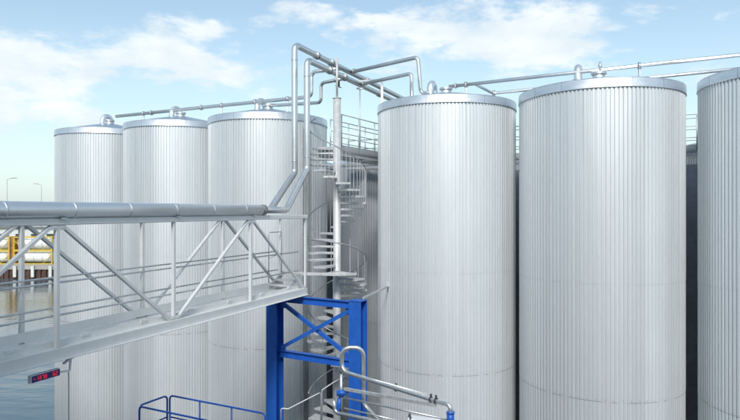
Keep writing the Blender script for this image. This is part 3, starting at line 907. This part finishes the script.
# crates and stacked drums between
def lamp(px, py, d, hx, label):
    t = thing('street_lamp', label, 'street lamp', group='lamps on the far quay')
    top = at(px, py, d)
    MB().tube([Vector((top.x,top.y,zq)), Vector((top.x,top.y,top.z-1))] + fillet([Vector((top.x,top.y,top.z-.6)), top, Vector((hx,top.y-.2,top.z+.25))], .5, 5)[1:], .045, 10).build('pole', M_LAMP, t)
    h = Vector((hx,top.y-.2,top.z+.25)); s = 1 if hx > top.x else -1
    q = MB(); q.bar(h-Vector((.2*s,0,0)), h+Vector((.95*s,0,.10)), .30, .14, bev=.04); q.build('lamp_head', M_LAMP, t)
lamp(7.2,179.5,128,(12.5-370)/600*128,'taller looking thin street lamp on the far quay')
lamp(41.5,185.0,150,(38-370)/600*150,'smaller looking street lamp on the far quay beside the ribbed tank')

# ------------------------------------------------------------------ assumed hall behind the camera, unseen, added to shade tanks and yard
FV, HB = -22.0, 6.2
bb = thing('shading_building', 'unseen pale hall added behind the camera for its shade, parallel with the tank row', 'building', UV(5, FV, -E), math.atan2(UY, UX))
q = MB(); q.box((-60,-14,0),(60,0,E+HB-.6)); q.build('wall', M_SHED, bb)
q = MB(); q.box((-60.1,-14.1,E+HB-.6),(60.1,.1,E+HB)); q.build('parapet', M_LAMP, bb)
for k in range(-8, 9):
    for h in (4.5, 12.5):
        q = MB(); q.box((k*7-1.6,.0,h),(k*7+1.6,.06,h+2.2)); f = q.build('window', M_LAMP, bb)
        q = MB(); q.box((k*7-1.5,.06,h+.1),(k*7+1.5,.08,h+2.1)); q.build('pane', M_GLASS, f)
# ------------------------------------------------------------------ sky and sun
SUN_EL, SUN_AZ = math.radians(38), math.radians(-175)      # azimuth clockwise from +Y (the view)
w = bpy.data.worlds.new('World'); sc.world = w; w.use_nodes = True
N, L = w.node_tree.nodes, w.node_tree.links
bg = N['Background']
sky = N.new('ShaderNodeTexSky'); sky.sky_type = 'NISHITA'; sky.sun_disc = False
sky.sun_elevation = SUN_EL; sky.sun_rotation = SUN_AZ
sky.air_density = 1.0; sky.dust_density = 1.2; sky.ozone_density = 1.0
tc = N.new('ShaderNodeTexCoord'); sp = N.new('ShaderNodeSeparateXYZ'); L.new(tc.outputs['Generated'], sp.inputs[0])
Mn = lambda *a: math_node(N, L, *a)
az = Mn('ARCTAN2', sp.outputs[0], sp.outputs[1]); el = Mn('ARCSINE', sp.outputs[2])
mp = N.new('ShaderNodeCombineXYZ'); L.new(Mn('MULTIPLY', az, 1.0), mp.inputs[0]); L.new(Mn('MULTIPLY', el, 2.3), mp.inputs[1])
nz = N.new('ShaderNodeTexNoise'); nz.inputs['Scale'].default_value = 5.5; nz.inputs['Detail'].default_value = 9; nz.inputs['Roughness'].default_value = .58
nz.inputs['Distortion'].default_value = .25
L.new(mp.outputs[0], nz.inputs['Vector'])
def blob(px, py, wx, wy, amp):
    a = math.atan2((px-370)/600, 1); e = math.atan2((210-py)/600, math.hypot((px-370)/600, 1))
    dx = Mn('DIVIDE', Mn('SUBTRACT', az, a), wx/600*math.cos(a)); dy = Mn('DIVIDE', Mn('SUBTRACT', el, e), wy/600)
    r2 = Mn('ADD', Mn('MULTIPLY', dx, dx), Mn('MULTIPLY', dy, dy))
    return Mn('MULTIPLY', Mn('POWER', 2.718, Mn('MULTIPLY', r2, -1.0)), amp)
tot = None
for a in ((470,38,110,30,.34),(430,20,60,18,.15),(560,48,80,16,.15),(130,55,90,22,.30),(40,85,60,24,.22),(20,60,50,18,.12),(180,70,70,14,.16),(210,30,50,14,.14),
          (320,12,70,14,.15),(650,10,90,18,.22),(620,20,60,12,.1),(20,110,60,10,.14),(270,72,60,10,.08),(-150,60,120,60,.3),(900,60,140,60,.3)):
    q = blob(*a); tot = q if tot is None else Mn('ADD', tot, q)
nf = N.new('ShaderNodeTexNoise'); nf.inputs['Scale'].default_value = 15; nf.inputs['Detail'].default_value = 8; nf.inputs['Roughness'].default_value = .6; L.new(mp.outputs[0], nf.inputs['Vector'])
den = Mn('MULTIPLY_ADD', Mn('SUBTRACT', nf.outputs[0], .5), .55, Mn('MULTIPLY_ADD', Mn('SUBTRACT', nz.outputs[0], .5), 1.35, Mn('ADD', tot, .5)))
mr = N.new('ShaderNodeMapRange'); mr.interpolation_type = 'SMOOTHSTEP'
mr.inputs[1].default_value = .60; mr.inputs[2].default_value = .84
L.new(den, mr.inputs[0])
# thin veil that whitens the low sky
veil = N.new('ShaderNodeMapRange'); veil.interpolation_type = 'SMOOTHSTEP'
veil.inputs[1].default_value = .36; veil.inputs[2].default_value = -.02; veil.inputs[3].default_value = .16; veil.inputs[4].default_value = .66
L.new(el, veil.inputs[0])
m1 = N.new('ShaderNodeMix'); m1.data_type = 'RGBA'; m1.inputs[7].default_value = (3.75,4.5,4.95,1)
tint = N.new('ShaderNodeMix'); tint.data_type = 'RGBA'; tint.blend_type = 'MULTIPLY'; tint.inputs[0].default_value = 1; tint.inputs[7].default_value = (.97,1.0,.90,1)
L.new(sky.outputs[0], tint.inputs[6])
L.new(veil.outputs[0], m1.inputs[0]); L.new(tint.outputs[2], m1.inputs[6])
m2 = N.new('ShaderNodeMix'); m2.data_type = 'RGBA'; cn = N.new('ShaderNodeTexNoise'); cn.inputs['Scale'].default_value = 9; cn.inputs['Detail'].default_value = 6; L.new(mp.outputs[0], cn.inputs['Vector'])
cr = N.new('ShaderNodeMapRange'); cr.inputs[1].default_value = .40; cr.inputs[2].default_value = .66; L.new(cn.outputs[0], cr.inputs[0])
ccol = N.new('ShaderNodeMix'); ccol.data_type = 'RGBA'; ccol.inputs[6].default_value = (4.2,4.65,4.9,1); ccol.inputs[7].default_value = (5.3,5.5,5.6,1)
L.new(cr.outputs[0], ccol.inputs[0]); L.new(ccol.outputs[2], m2.inputs[7])
L.new(Mn('MULTIPLY', mr.outputs[0], .9), m2.inputs[0]); L.new(m1.outputs[2], m2.inputs[6])
L.new(m2.outputs[2], bg.inputs['Color']); bg.inputs['Strength'].default_value = .128

ld = bpy.data.lights.new('sun', 'SUN'); ld.energy = 1.75; ld.angle = math.radians(11); ld.color = (1,.98,.95)
so = bpy.data.objects.new('sun', ld); col.objects.link(so)
sd = Vector((math.sin(SUN_AZ)*math.cos(SUN_EL), math.cos(SUN_AZ)*math.cos(SUN_EL), math.sin(SUN_EL)))
so.rotation_euler = sd.to_track_quat('Z','Y').to_euler()

# ------------------------------------------------------------------ camera
cd = bpy.data.cameras.new('camera'); cd.sensor_width = 36; cd.lens = 36*600/740; cd.clip_end = 9000; cd.clip_start = .1
co = bpy.data.objects.new('camera', cd); col.objects.link(co); co.location = (0,0,E); co.rotation_euler = (PI/2,0,0)
sc.camera = co
sc.view_settings.view_transform = 'Standard'; sc.view_settings.look = 'None'
sc.view_settings.exposure = .62; sc.view_settings.gamma = 1; sc.view_settings.use_curve_mapping = False
